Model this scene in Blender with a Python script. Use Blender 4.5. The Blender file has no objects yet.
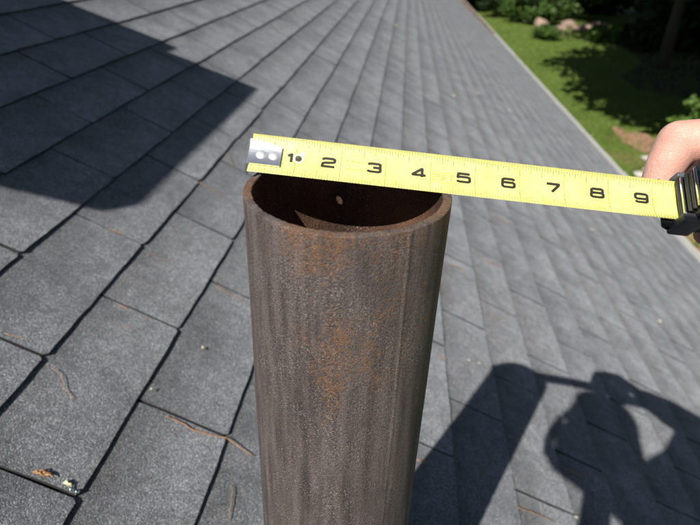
import bpy, bmesh, math, random
import numpy as np
from mathutils import Vector, Matrix

# ------------------------------------------------------------------ camera, sky, sun, exposure
scene = bpy.context.scene
C = scene.collection
ZC = 4.4                                        # camera height over the lawn
CAMP = np.array([0.0, 0.0, ZC])
RW = np.array([[0.995132, -0.076523, 0.062105],
               [0.091992, 0.495152, -0.863923],
               [0.035359, 0.865430, 0.499781]])  # camera right, up, back as columns
FPX = 561.7
cam_d = bpy.data.cameras.new('camera'); cam = bpy.data.objects.new('camera', cam_d); C.objects.link(cam)
cam_d.sensor_fit = 'HORIZONTAL'; cam_d.sensor_width = 36.0; cam_d.lens = FPX / 700 * 36
cam_d.clip_start = 0.006; cam_d.clip_end = 600
cam.matrix_world = Matrix([list(RW[0]) + [0], list(RW[1]) + [0], list(RW[2]) + [ZC], [0, 0, 0, 1]])
cam_d.dof.use_dof = True; cam_d.dof.focus_distance = 0.372; cam_d.dof.aperture_fstop = 10.0
scene.camera = cam

SUN = Vector((-0.3213, -0.6634, 0.6757)).normalized()
world = bpy.data.worlds.new('World'); scene.world = world; world.use_nodes = True
wn = world.node_tree.nodes; wl = world.node_tree.links
for n in list(wn): wn.remove(n)
sky = wn.new('ShaderNodeTexSky'); sky.sky_type = 'NISHITA'; sky.sun_disc = False
sky.sun_elevation = math.asin(SUN.z); sky.sun_rotation = math.atan2(SUN.x, SUN.y)
bg = wn.new('ShaderNodeBackground'); bg.inputs[1].default_value = 0.05
wo = wn.new('ShaderNodeOutputWorld'); wl.new(sky.outputs[0], bg.inputs[0]); wl.new(bg.outputs[0], wo.inputs[0])
sun_d = bpy.data.lights.new('sun', 'SUN'); sun_d.energy = 5.0; sun_d.angle = math.radians(0.53); sun_d.color = (1.0, 0.95, 0.87)
sun = bpy.data.objects.new('sun', sun_d); C.objects.link(sun)
sun.rotation_euler = SUN.to_track_quat('Z', 'Y').to_euler()
scene.view_settings.view_transform = 'Standard'; scene.view_settings.look = 'None'
scene.view_settings.gamma = 1.0; scene.view_settings.exposure = 0.42; scene.view_settings.use_curve_mapping = False
scene.render.engine = 'CYCLES'

# ------------------------------------------------------------------ helpers
rng = random.Random(7); nr = np.random.default_rng(11)
TH = 0.46693; CT, ST = math.cos(TH), math.sin(TH); H = 0.6245; IN = 0.0254
NRM = np.array([ST, 0, CT]); VDN = np.array([CT, 0, -ST])

def RP(u, v, n=0.0):                            # roof coordinates: along the eaves, down the slope, above the deck
    k = n - H
    return np.array([v * CT + k * ST, u, -v * ST + k * CT + ZC])
def ray(px, py): return RW @ np.array([px - 350, 262.5 - py, -FPX])
def P(px, py, dep):                             # a place seen in direction (px, py) at a depth
    return CAMP + ray(px, py) / FPX * dep
def roof_uv(px, py):
    d = ray(px, py); x = d * (-H / (d @ NRM)); return x[1], x @ VDN
def ground_xy(px, py):
    d = ray(px, py); x = d * (-ZC / d[2]); return x[0], x[1]
def project(p):
    c = RW.T @ (np.asarray(p) - CAMP)
    return (350 + FPX * c[0] / -c[2], 262.5 - FPX * c[1] / -c[2], -c[2])

def mesh(name, verts, faces, smooth=False):
    me = bpy.data.meshes.new(name); me.from_pydata([tuple(map(float, v)) for v in verts], [], faces); me.update()
    if smooth: me.polygons.foreach_set('use_smooth', [True] * len(me.polygons))
    return me
def obj(name, me, mat=None, parent=None):
    o = bpy.data.objects.new(name, me); C.objects.link(o)
    if mat is not None and me is not None and len(me.materials) == 0: me.materials.append(mat)
    if parent is not None: o.parent = parent
    return o
def tag(o, label=None, cat=None, group=None, kind=None):
    if label: o['label'] = label
    if cat: o['category'] = cat
    if group: o['group'] = group
    if kind: o['kind'] = kind
    return o
def empty(name, loc=(0, 0, 0)):
    o = bpy.data.objects.new(name, None); C.objects.link(o); o.location = loc; o.empty_display_size = 0.05; return o
def bm_mesh(name, bm, smooth=False):
    me = bpy.data.meshes.new(name); bm.to_mesh(me); bm.free()
    if smooth: me.polygons.foreach_set('use_smooth', [True] * len(me.polygons))
    return me
def box_bm(bm, lo, hi, M=None, bevel=0.0, seg=2):
    r = bmesh.ops.create_cube(bm, size=1.0); vs = r['verts']
    for v in vs:
        v.co = Vector([(lo[i] + hi[i]) / 2 + v.co[i] * (hi[i] - lo[i]) for i in range(3)])
    if bevel > 0:
        es = list({e for v in vs for e in v.link_edges})
        rr = bmesh.ops.bevel(bm, geom=es, offset=bevel, segments=seg, affect='EDGES', profile=0.6)
        vs = list({v for f in rr['faces'] for v in f.verts} | {v for v in vs if v.is_valid})
    if M is not None:
        for v in vs: v.co = M @ v.co
    return vs
def box_obj(name, lo, hi, mat, parent=None, M=None, bevel=0.0):
    bm = bmesh.new(); box_bm(bm, lo, hi, M, bevel); return obj(name, bm_mesh(name, bm), mat, parent)
def tube(pts, radii, seg=8, cap=True):
    pts = [Vector(p) for p in pts]; vs = []; fs = []
    for i, p in enumerate(pts):
        t = (pts[min(i + 1, len(pts) - 1)] - pts[max(i - 1, 0)]).normalized()
        a = t.orthogonal().normalized() if i == 0 else (a - t * a.dot(t)).normalized()
        b = t.cross(a)
        for k in range(seg):
            an = 2 * math.pi * k / seg
            vs.append(p + (a * math.cos(an) + b * math.sin(an)) * radii[i])
    for i in range(len(pts) - 1):
        for k in range(seg):
            fs.append((i * seg + k, i * seg + (k + 1) % seg, (i + 1) * seg + (k + 1) % seg, (i + 1) * seg + k))
    if cap:
        fs.append(tuple(range(seg))[::-1]); fs.append(tuple((len(pts) - 1) * seg + k for k in range(seg)))
    return vs, fs

# ------------------------------------------------------------------ materials
class NT:
    def __init__(s, name):
        s.m = bpy.data.materials.new(name); s.m.use_nodes = True; s.t = s.m.node_tree
        s.b = s.t.nodes['Principled BSDF']; s.o = s.t.nodes['Material Output']
    def n(s, typ, **kw):
        x = s.t.nodes.new(typ)
        for k, v in kw.items():
            if k.startswith('i_'):
                x.inputs[k[2:].replace('_', ' ')].default_value = v
            else: setattr(x, k, v)
        return x
    def l(s, a, b): s.t.links.new(a, b)
    def pos(s, scale=(1, 1, 1), loc=(0, 0, 0)):
        g = s.n('ShaderNodeNewGeometry'); m = s.n('ShaderNodeMapping'); m.inputs['Scale'].default_value = scale; m.inputs['Location'].default_value = loc
        s.l(g.outputs['Position'], m.inputs[0]); return m.outputs[0]
    def noise(s, vec, scale, detail=4, rough=0.55):
        x = s.n('ShaderNodeTexNoise'); x.inputs['Scale'].default_value = scale; x.inputs['Detail'].default_value = detail; x.inputs['Roughness'].default_value = rough
        s.l(vec, x.inputs['Vector']); return x.outputs['Fac']
    def ramp(s, fac, stops):
        r = s.n('ShaderNodeValToRGB'); e = r.color_ramp.elements
        while len(e) < len(stops): e.new(0.5)
        for i, (p, c) in enumerate(stops):
            e[i].position = p; e[i].color = (c, c, c, 1) if isinstance(c, (int, float)) else (*c, 1)
        s.l(fac, r.inputs[0]); return r.outputs[0]
    def mix(s, fac, a, b, mode='MIX'):
        x = s.n('ShaderNodeMix', data_type='RGBA', blend_type=mode)
        for k, v in ((0, fac), (6, a), (7, b)):
            if isinstance(v, (int, float)): x.inputs[k].default_value = v
            elif isinstance(v, tuple): x.inputs[k].default_value = (*v, 1) if len(v) == 3 else v
            else: s.l(v, x.inputs[k])
        return x.outputs[2]
    def math(s, op, a, b=0.0):
        x = s.n('ShaderNodeMath', operation=op)
        for k, v in ((0, a), (1, b)):
            if isinstance(v, (int, float)): x.inputs[k].default_value = v
            else: s.l(v, x.inputs[k])
        return x.outputs[0]
    def bump(s, h, strength=0.5, dist=0.001, prev=None):
        b = s.n('ShaderNodeBump'); b.inputs['Strength'].default_value = strength; b.inputs['Distance'].default_value = dist
        s.l(h, b.inputs['Height'])
        if prev is not None: s.l(prev, b.inputs['Normal'])
        s.l(b.outputs[0], s.b.inputs['Normal']); return b.outputs[0]
    def set(s, col=None, rough=None, metal=None, spec=None):
        for k, v in (('Base Color', col), ('Roughness', rough), ('Metallic', metal), ('Specular IOR Level', spec)):
            if v is None: continue
            if isinstance(v, (int, float)): s.b.inputs[k].default_value = v
            elif isinstance(v, tuple): s.b.inputs[k].default_value = (*v, 1)
            else: s.l(v, s.b.inputs[k])
        return s.m

def simple(name, col, rough=0.6, metal=0.0, var=0.15, scale=30.0, bump=0.0, bdist=0.001, spec=0.5):
    t = NT(name); v = t.pos(); n = t.noise(v, scale)
    c = t.mix(t.ramp(n, [(0.3, 0), (0.7, 1)]), tuple(x * (1 - var) for x in col), tuple(min(1, x * (1 + var)) for x in col))
    if bump: t.bump(n, bump, bdist)
    return t.set(c, rough, metal, spec)

def shingle_material():
    t = NT('asphalt_shingle'); v = t.pos()
    vo = t.n('ShaderNodeTexVoronoi'); vo.inputs['Scale'].default_value = 1000; t.l(v, vo.inputs['Vector'])
    sx = t.n('ShaderNodeSeparateColor'); t.l(vo.outputs['Color'], sx.inputs[0])
    gran = t.ramp(sx.outputs[0], [(0.0, (0.078, 0.086, 0.102)), (0.45, (0.190, 0.200, 0.220)), (0.85, (0.284, 0.294, 0.316)), (1.0, (0.58, 0.59, 0.61))])
    mott = t.ramp(t.noise(v, 55, 3), [(0.3, 0.84), (0.7, 1.12)])
    blot = t.ramp(t.noise(v, 9, 4, 0.6), [(0.30, 0.72), (0.68, 1.12)])
    c = t.mix(1.0, gran, mott, 'MULTIPLY'); c = t.mix(1.0, c, blot, 'MULTIPLY')
    oi = t.n('ShaderNodeObjectInfo'); at = t.n('ShaderNodeAttribute', attribute_name='tone')
    tone = t.math('FRACT', t.math('ADD', oi.outputs['Random'], at.outputs['Fac']))
    c = t.mix(1.0, c, t.ramp(tone, [(0.0, (0.92, 0.925, 0.94)), (0.5, (1.0, 1.0, 1.0)), (1.0, (1.07, 1.065, 1.06))]), 'MULTIPLY')
    uv = t.n('ShaderNodeUVMap', uv_map='UVMap'); su = t.n('ShaderNodeSeparateXYZ'); t.l(uv.outputs[0], su.inputs[0])
    stain = t.math('ADD', su.outputs[1], t.math('MULTIPLY', t.math('SUBTRACT', t.noise(v, 16, 4), 0.5), 0.9))   # granule loss and lichen dirt along the head of each tab
    c = t.mix(t.ramp(stain, [(0.35, 0.0), (1.0, 0.75)]), c, t.mix(1.0, c, (0.58, 0.57, 0.55), 'MULTIPLY'))
    spk = t.ramp(t.noise(v, 160, 2), [(0.72, 0.0), (0.80, 1.0)])
    c = t.mix(t.math('MULTIPLY', spk, 0.35), c, (0.22, 0.18, 0.14))
    hb = t.math('ADD', t.math('MULTIPLY', vo.outputs['Distance'], -220.0), t.math('MULTIPLY', t.noise(v, 300, 2), 1.2))
    t.bump(hb, 0.42, 0.0006)
    t.b.inputs['Diffuse Roughness'].default_value = 1.0
    return t.set(c, 0.85, 0.0, 0.35)

def rust_material(name, inner=False):
    t = NT(name); v = t.pos(); vs = t.pos((1, 1, 0.10)); vm = t.pos((1, 1, 0.55))
    n1 = t.noise(v, 1300, 3, 0.7); n2 = t.noise(vs, 130, 5, 0.65); n3 = t.noise(vm, 26, 5, 0.62); n4 = t.noise(v, 420, 6, 0.8)
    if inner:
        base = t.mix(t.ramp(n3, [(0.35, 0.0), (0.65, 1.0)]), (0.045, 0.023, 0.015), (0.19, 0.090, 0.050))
    else:
        base = t.mix(t.ramp(n2, [(0.30, 0.0), (0.72, 1.0)]), (0.058, 0.049, 0.050), (0.205, 0.168, 0.160))
        g = t.n('ShaderNodeNewGeometry'); sp = t.n('ShaderNodeSeparateXYZ'); t.l(g.outputs['Position'], sp.inputs[0])
        hi = t.n('ShaderNodeMapRange'); hi.inputs[1].default_value = ZC - 0.32; hi.inputs[2].default_value = ZC - 0.125; t.l(sp.outputs[2], hi.inputs[0])
        rm = t.math('ADD', t.math('MULTIPLY', n3, 0.50), t.math('ADD', t.math('MULTIPLY', n4, 0.48), t.math('MULTIPLY', hi.outputs[0], 0.125)))
        base = t.mix(t.ramp(rm, [(0.590, 0.0), (0.660, 0.85)]), base, t.mix(n4, (0.16, 0.086, 0.052), (0.30, 0.155, 0.080)))
        base = t.mix(t.ramp(t.noise(vs, 55, 3), [(0.60, 0.0), (0.72, 0.65)]), base, (0.028, 0.026, 0.028))
    base = t.mix(t.ramp(n1, [(0.34, 0.85), (0.49, 0.0)]), base, (0.014, 0.012, 0.013))
    base = t.mix(t.math('MULTIPLY', t.ramp(t.noise(v, 1300, 2, 0.5), [(0.60, 0.0), (0.68, 0.9)]), t.ramp(t.noise(v, 38, 3), [(0.38, 0.05), (0.62, 0.9)])), base, (0.42, 0.38, 0.36))
    h = t.math('ADD', t.math('ADD', t.math('MULTIPLY', n1, 0.75), t.math('MULTIPLY', n4, 0.75)), t.math('MULTIPLY', n2, 0.40))
    pit = t.n('ShaderNodeTexVoronoi'); pit.inputs['Scale'].default_value = 950; t.l(v, pit.inputs['Vector'])
    h = t.math('ADD', h, t.math('MULTIPLY', t.ramp(pit.outputs['Distance'], [(0.10, 0.0), (0.42, 1.0)]), 0.5))
    t.bump(h, 0.85, 0.0010)
    return t.set(base, t.ramp(n4, [(0.3, 0.50), (0.7, 0.78)]), 0.25, 0.5)

def bark_material(name, a, b):
    t = NT(name); v = t.pos((1, 1, 0.15)); n = t.noise(v, 9, 6, 0.7)
    t.bump(n, 0.9, 0.05); return t.set(t.mix(n, a, b), 0.9)
def leaf_material(name, a, b, scale=1.5):
    t = NT(name); v = t.pos(); c = t.mix(t.ramp(t.noise(v, scale, 5, 0.7), [(0.3, 0), (0.7, 1)]), a, b)
    t.set(c, 0.55, 0.0, 0.3)
    tr = t.n('ShaderNodeBsdfTranslucent'); t.l(c, tr.inputs[0]); mx = t.n('ShaderNodeMixShader'); mx.inputs[0].default_value = 0.25
    t.l(t.b.outputs[0], mx.inputs[1]); t.l(tr.outputs[0], mx.inputs[2]); t.l(mx.outputs[0], t.o.inputs[0]); return t.m
def lawn_material():
    t = NT('lawn'); v = t.pos(); n = t.noise(v, 0.55, 6, 0.6); n2 = t.noise(v, 14, 4, 0.7)
    c = t.mix(t.ramp(n, [(0.35, 0), (0.65, 1)]), (0.095, 0.150, 0.024), (0.150, 0.210, 0.040))
    c = t.mix(t.ramp(n2, [(0.35, 0.0), (0.7, 0.7)]), c, (0.06, 0.085, 0.02))
    c = t.mix(t.ramp(t.noise(v, 0.23, 4, 0.6), [(0.58, 0.0), (0.70, 0.8)]), c, (0.20, 0.15, 0.075))
    t.bump(n2, 0.6, 0.05); return t.set(c, 0.9, 0.0, 0.2)
def dirt_material():
    t = NT('bare_clay'); v = t.pos(); n = t.noise(v, 1.3, 6, 0.65)
    c = t.mix(t.ramp(n, [(0.3, 0), (0.7, 1)]), (0.24, 0.125, 0.080), (0.42, 0.245, 0.165)); t.bump(n, 0.5, 0.05); return t.set(c, 0.95)
def brick_material():
    t = NT('red_brick'); v = t.pos(); b = t.n('ShaderNodeTexBrick'); b.inputs['Scale'].default_value = 4.5
    b.inputs['Color1'].default_value = (0.22, 0.075, 0.045, 1); b.inputs['Color2'].default_value = (0.30, 0.11, 0.07, 1); b.inputs['Mortar'].default_value = (0.35, 0.33, 0.30, 1)
    mp = t.n('ShaderNodeMapping'); mp.inputs['Rotation'].default_value = (math.radians(90), 0, math.radians(45)); t.l(v, mp.inputs[0]); t.l(mp.outputs[0], b.inputs['Vector'])
    return t.set(b.outputs['Color'], 0.85)
def skin_material():
    t = NT('skin'); v = t.pos(); n = t.noise(v, 45, 5, 0.6); n2 = t.noise(v, 900, 3, 0.6)
    c = t.mix(t.ramp(n, [(0.3, 0), (0.7, 1)]), (0.60, 0.345, 0.275), (0.68, 0.450, 0.370))
    t.b.inputs['Subsurface Weight'].default_value = 0.25; t.b.inputs['Subsurface Radius'].default_value = (1, 0.35, 0.2); t.b.inputs['Subsurface Scale'].default_value = 0.004
    cr = t.n('ShaderNodeTexVoronoi', feature='DISTANCE_TO_EDGE'); cr.inputs['Scale'].default_value = 420; t.l(t.pos((1, 1, 2.2)), cr.inputs['Vector'])
    red = t.ramp(t.noise(v, 110, 4, 0.6), [(0.40, 0.0), (0.62, 0.55)]); c = t.mix(red, c, (0.60, 0.270, 0.215))
    t.bump(t.math('ADD', t.math('MULTIPLY', t.ramp(cr.outputs['Distance'], [(0.0, 0.0), (0.12, 1.0)]), 0.6), n2), 0.45, 0.0005); return t.set(c, 0.48, 0.0, 0.4)
def cloth_material(name, a, b):
    t = NT(name); v = t.pos(); n = t.noise(v, 600, 2); n2 = t.noise(v, 12, 4)
    t.bump(n, 0.3, 0.0006); return t.set(t.mix(n2, a, b), 0.9, 0.0, 0.2)

M_SH = shingle_material(); M_RUST = rust_material('rusty_steel'); M_RIN = rust_material('rusty_bore', True)
M_EDGE = simple('asphalt_edge', (0.022, 0.022, 0.023), 0.85, 0, 0.3, 300)
M_DECK = simple('roof_underlay', (0.022, 0.022, 0.024), 0.9, 0, 0.3, 200, 0.6)
M_GUT = simple('painted_gutter', (0.60, 0.60, 0.58), 0.45, 0.0, 0.08, 6)
M_WALL = simple('siding', (0.55, 0.52, 0.46), 0.7, 0.0, 0.08, 4)
M_BRICK = brick_material(); M_CONC = simple('concrete', (0.36, 0.35, 0.33), 0.9, 0, 0.2, 12, 0.5, 0.01)
M_LEAD = simple('flashing_metal', (0.30, 0.30, 0.31), 0.5, 0.6, 0.2, 40)
M_LAWN = lawn_material(); M_DIRT = dirt_material()
M_SHADE_PATCH = simple('shade_patch', (0.024, 0.020, 0.014), 0.95, 0, 0.4, 3, 0.6, 0.03)  # near-black ground colour standing in for deep tree shade
M_BARK = bark_material('bark', (0.035, 0.026, 0.020), (0.10, 0.08, 0.062))
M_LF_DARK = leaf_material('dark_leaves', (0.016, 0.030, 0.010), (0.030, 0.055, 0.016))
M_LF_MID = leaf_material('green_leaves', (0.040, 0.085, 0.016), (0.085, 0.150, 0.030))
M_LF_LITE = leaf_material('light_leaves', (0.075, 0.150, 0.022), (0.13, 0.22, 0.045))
M_GRASS = leaf_material('grass', (0.090, 0.150, 0.022), (0.16, 0.23, 0.045))
M_STONE = simple('pink_stone', (0.30, 0.215, 0.17), 0.9, 0, 0.3, 5, 0.6, 0.03)
M_STONE2 = simple('pale_stone', (0.42, 0.40, 0.37), 0.9, 0, 0.25, 8, 0.6, 0.02)
def tape_yellow():
    t = NT('tape_yellow'); v = t.pos(); n = t.noise(v, 90, 4, 0.6)
    c = t.mix(t.ramp(n, [(0.3, 0), (0.75, 1)]), (0.79, 0.755, 0.20), (0.87, 0.84, 0.29))
    sc = t.ramp(t.noise(t.pos((0.25, 1, 1)), 420, 4, 0.7), [(0.60, 0.0), (0.74, 0.45)]); c = t.mix(sc, c, (0.50, 0.44, 0.12)); t.bump(n, 0.1, 0.001)
    return t.set(c, t.ramp(t.noise(v, 60, 3), [(0.3, 0.26), (0.7, 0.50)]), 0.0, 0.6)
M_TAPE = tape_yellow()
M_INK = simple('tape_ink', (0.018, 0.017, 0.012), 0.6); M_TICK = simple('tick_ink', (0.085, 0.072, 0.014), 0.6); M_ORANGE = simple('orange_ink', (0.62, 0.27, 0.03), 0.6)
M_WHITE = simple('white_ink', (0.75, 0.73, 0.62), 0.5)
M_RIVET = simple('rivet_steel', (0.88, 0.88, 0.90), 0.38, 0.7, 0.08, 300)
M_CHROME = simple('hook_steel', (0.74, 0.76, 0.80), 0.32, 0.9, 0.08, 300)
M_CASEC = simple('chromed_case', (0.55, 0.56, 0.58), 0.12, 1.0, 0.04, 60)
M_BLACK = simple('black_rubber', (0.016, 0.017, 0.018), 0.45, 0, 0.25, 400, 0.3, 0.0004)
M_GREY = simple('grey_rubber', (0.075, 0.085, 0.10), 0.5, 0, 0.2, 300, 0.3, 0.0004)
M_SKIN = skin_material(); M_SHIRT = cloth_material('shirt_cotton', (0.10, 0.12, 0.16), (0.14, 0.16, 0.20)); M_JEAN = cloth_material('denim', (0.035, 0.055, 0.11), (0.06, 0.085, 0.15))
M_HAIR = simple('brown_hair', (0.045, 0.028, 0.018), 0.6, 0, 0.4, 300, 0.6, 0.002); M_SHOE = simple('shoe_leather', (0.09, 0.06, 0.04), 0.6)
M_EYE = simple('eye_white', (0.7, 0.68, 0.65), 0.2); M_SILV = simple('camera_silver', (0.45, 0.45, 0.47), 0.3, 0.8, 0.05, 200); M_GLASS = simple('lens_glass', (0.01, 0.01, 0.014), 0.05)
M_NEEDLE = simple('dry_needle', (0.38, 0.205, 0.10), 0.7, 0, 0.35, 220); M_TWIG = simple('dry_twig', (0.30, 0.19, 0.105), 0.8, 0, 0.35, 160)
M_FLAKE = simple('pale_leaf_bit', (0.58, 0.55, 0.38), 0.7, 0, 0.2, 300); M_NAIL = simple('nail_steel', (0.78, 0.80, 0.85), 0.12, 1.0, 0.05, 300)
M_LITTER = simple('dead_leaves', (0.26, 0.15, 0.075), 0.9, 0, 0.5, 60)

# ------------------------------------------------------------------ ground
def ground():
    nx, ny = 60, 60; xs = np.linspace(-1, 1, nx); ys = np.linspace(-1, 1, ny); vs = []; fs = []
    for j in range(ny):
        for i in range(nx):
            x = np.sign(xs[i]) * abs(xs[i]) ** 2 * 400 + 8; y = np.sign(ys[j]) * abs(ys[j]) ** 2 * 400 + 20
            vs.append((x, y, 0))
    for j in range(ny - 1):
        for i in range(nx - 1): a = j * nx + i; fs.append((a, a + 1, a + nx + 1, a + nx))
    tag(obj('lawn', mesh('lawn', vs, fs), M_LAWN), 'green lawn below the roof with tree shade', None, None, 'structure')
ground()
def patch(name, cx, cy, rx, ry, z, label, seed, mat=None):
    r = random.Random(seed); vs = [(cx, cy, z)]; n = 40
    ph = [r.uniform(0, 6.28) for _ in range(4)]
    for k in range(n):
        a = 2 * math.pi * k / n; q = 1 + 0.16 * math.sin(3 * a + ph[0]) + 0.10 * math.sin(5 * a + ph[1]) + 0.06 * math.sin(9 * a + ph[2])
        vs.append((cx + math.cos(a) * rx * q, cy + math.sin(a) * ry * q, z))
    tag(obj(name, mesh(name, vs, [(0, 1 + k, 1 + (k + 1) % n) for k in range(n)]), mat or M_DIRT), label, None, None, 'structure')
gx, gy = ground_xy(638, 140); patch('bare_earth', gx, gy, 0.50, 1.0, 0.006, 'patch of bare reddish earth in the lawn', 3)
patch('shade_patch', 16.8, 27.5, 7.0, 9.5, 0.004, 'dark ground patch painted as deep shade under the shade trees', 9, M_SHADE_PATCH)  # dark sheet over the lawn, deepens the tree shade by colour
gx, gy = ground_xy(692, 240); patch('clay_path', gx + 0.3, gy - 0.2, 1.5, 1.9, 0.008, 'reddish clay ground close below the eaves', 5)

def grass():
    vs = []; fs = []
    for i in range(26000):
        y = 9 + 32 * nr.random() ** 1.6; x = nr.uniform(3.2 + 0.06 * y, 5.5 + 0.42 * y)
        h = nr.uniform(0.03, 0.085); a = nr.uniform(0, 6.28); w = 0.012 + 0.0008 * y
        dx, dy = math.cos(a) * w, math.sin(a) * w; k = len(vs)
        vs += [(x - dx, y - dy, 0), (x + dx, y + dy, 0), (x + nr.normal(0, .03), y + nr.normal(0, .03), h)]; fs.append((k, k + 1, k + 2))
    tag(obj('grass_blades', mesh('grass_blades', vs, fs), M_GRASS), 'short grass blades of the lawn', 'grass', None, 'stuff')
grass()

# ------------------------------------------------------------------ house: roof with shingles, eaves, chimney
house = tag(empty('house', (0, 0, 0)), 'house under the photographer with grey asphalt shingle roof', 'house')
V0, EXPO, U0, TAB = -0.92554, 0.127, 0.07095, 0.3048
K_EAVE = 27; V_EAVE = V0 + K_EAVE * EXPO; K_RIDGE = -19; V_RIDGE = V0 + K_RIDGE * EXPO
U_MIN, U_MAX = -4.0, 24.0
def roof_deck():
    a, b = RP(U_MIN, V_RIDGE, -0.0012), RP(U_MAX, V_RIDGE, -0.0012); c, d = RP(U_MAX, V_EAVE - 0.012, -0.0012), RP(U_MIN, V_EAVE - 0.012, -0.0012)
    xr = a[0]; e = (2 * xr - d[0], U_MIN, d[2]); f = (2 * xr - c[0], U_MAX, c[2])
    dn = np.array([0, 0, -0.03]); top = [a, b, c, d, np.array(e), np.array(f)]
    vs = top + [p + dn for p in top]
    fs = [(0, 1, 2, 3), (1, 0, 4, 5), (9, 8, 7, 6), (11, 10, 6, 7), (3, 2, 8, 9), (5, 4, 10, 11), (0, 3, 9, 6), (4, 0, 6, 10), (2, 1, 7, 8), (1, 5, 11, 7)]
    return obj('roof', mesh('roof', vs, fs), M_DECK, house)
roof = roof_deck()

def tab_variant(seed, segx=16, segy=6, warp=True):
    r = random.Random(seed); w = TAB - 0.0040; L = EXPO + 0.022; T0, T1 = 0.0074, 0.0026
    lean = r.uniform(-0.002, 0.002); pts = []
    wob = [r.uniform(-1, 1) for _ in range(6)]
    def be(x): return 0.0004 * math.sin(x * 40 + wob[0] * 3) + 0.0003 * math.sin(x * 95 + wob[1] * 3) + r.uniform(-.0004, .0004) + lean * (x / w)
    cr = 0.004
    for i in range(segx + 1):
        x = -w / 2 + cr + (w - 2 * cr) * i / segx; pts.append((x, be(x)))
    for i in range(segy + 1):
        y = cr + (L - cr) * i / segy; pts.append((w / 2 + r.uniform(-.0007, .0007), y))
    for i in range(segy + 1):
        y = L - (L - cr) * i / segy; pts.append((-w / 2 + r.uniform(-.0007, .0007), y))
    n = len(pts)
    def zt(x, y): return T0 + (T1 - T0) * y / EXPO + (0.0006 * math.sin(x * 21 + wob[2] * 3) * max(0, 1 - y / EXPO) if warp else 0)
    vs = [(x, y, zt(x, y)) for x, y in pts] + [(x, y, -0.0009) for x, y in pts]
    # a middle row keeps the top from folding: the top is strips between the butt edge and the head
    fs = [tuple(range(n))] + [(i, n + i, n + (i + 1) % n, (i + 1) % n) for i in range(n)]
    fs = [fs[0]] + [f[::-1] for f in fs[1:]]
    fs = [tuple(fs[0])] + [tuple(f) for f in fs[1:]]
    return vs, fs
def tab_mesh(seed, seg=(16, 6)):
    vs, fs = tab_variant(seed, *seg); me = mesh('shingle', vs, [fs[0]] + [f[::-1] for f in fs[1:]])
    uvl = me.uv_layers.new(name='UVMap')
    for lp in me.loops:
        co = me.vertices[lp.vertex_index].co; uvl.data[lp.index].uv = (co.x / TAB + 0.5, co.y / EXPO)
    at = me.attributes.new('tone', 'FLOAT', 'FACE'); at.data.foreach_set('value', [0.0] * len(me.polygons))
    bm = bmesh.new(); bm.from_mesh(me); bmesh.ops.recalc_face_normals(bm, faces=bm.faces); bm.to_mesh(me); bm.free()
    me.materials.append(M_SH); me.materials.append(M_EDGE)
    me.polygons.foreach_set('material_index', [0 if p.normal.z > 0.5 else 1 for p in me.polygons]); return me
tabs = []
for k in range(K_RIDGE, K_EAVE):
    jl = rng.uniform(-0.004, 0.004); j0 = int((U_MIN - U0) / TAB); j1 = int((U_MAX - U0) / TAB)
    for j in range(j0, j1):
        uc = U0 + 0.5 * (k % 2) * TAB + (j + 0.5) * TAB + jl; vb = V0 + (k + 1) * EXPO
        if uc - TAB / 2 < U_MIN or uc + TAB / 2 > U_MAX: continue
        corners = [project(RP(uc + a * TAB / 2, vb - b * EXPO)) for a in (-1, 1) for b in (0, 1)]
        area = 0
        if all(c[2] > 0.05 for c in corners):
            xs = [min(700, max(0, c[0])) for c in corners]; ys = [min(525, max(0, c[1])) for c in corners]
            poly = [corners[0], corners[1], corners[3], corners[2]]
            area = abs(sum(p[0] * q[1] - q[0] * p[1] for p, q in zip(poly, poly[1:] + poly[:1]))) / 2
            cx, cy = sum(c[0] for c in corners) / 4, sum(c[1] for c in corners) / 4
            bw, bh = max(c[0] for c in corners) - min(c[0] for c in corners), max(c[1] for c in corners) - min(c[1] for c in corners)
            area *= max(0, (max(xs) - min(xs)) * (max(ys) - min(ys))) / max(bw * bh, 1e-6)
        tabs.append((area, uc, vb))
tabs.sort(key=lambda t: -t[0])
tab_vars = [tab_mesh(100 + s) for s in range(14)]
RX = Matrix(((0, -CT, ST), (1, 0, 0), (0, ST, CT)))       # columns: along, up the slope, off the roof
def tab_matrix(uc, vb, r):
    p = RP(uc + r.uniform(-.0012, .0012), vb + r.uniform(-.0016, .0016), r.uniform(-.0002, .0003))
    rz = Matrix.Rotation(r.uniform(-0.004, 0.004), 3, 'Z') @ Matrix.Rotation(r.uniform(-0.0015, 0.002), 3, 'Y')
    return Matrix.Translation(Vector(p)) @ (RX @ rz).to_4x4()
for a, uc, vb in tabs[:300]:
    o = obj('shingle', tab_vars[rng.randrange(14)], None, roof); o.matrix_local = tab_matrix(uc, vb, rng)
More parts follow.
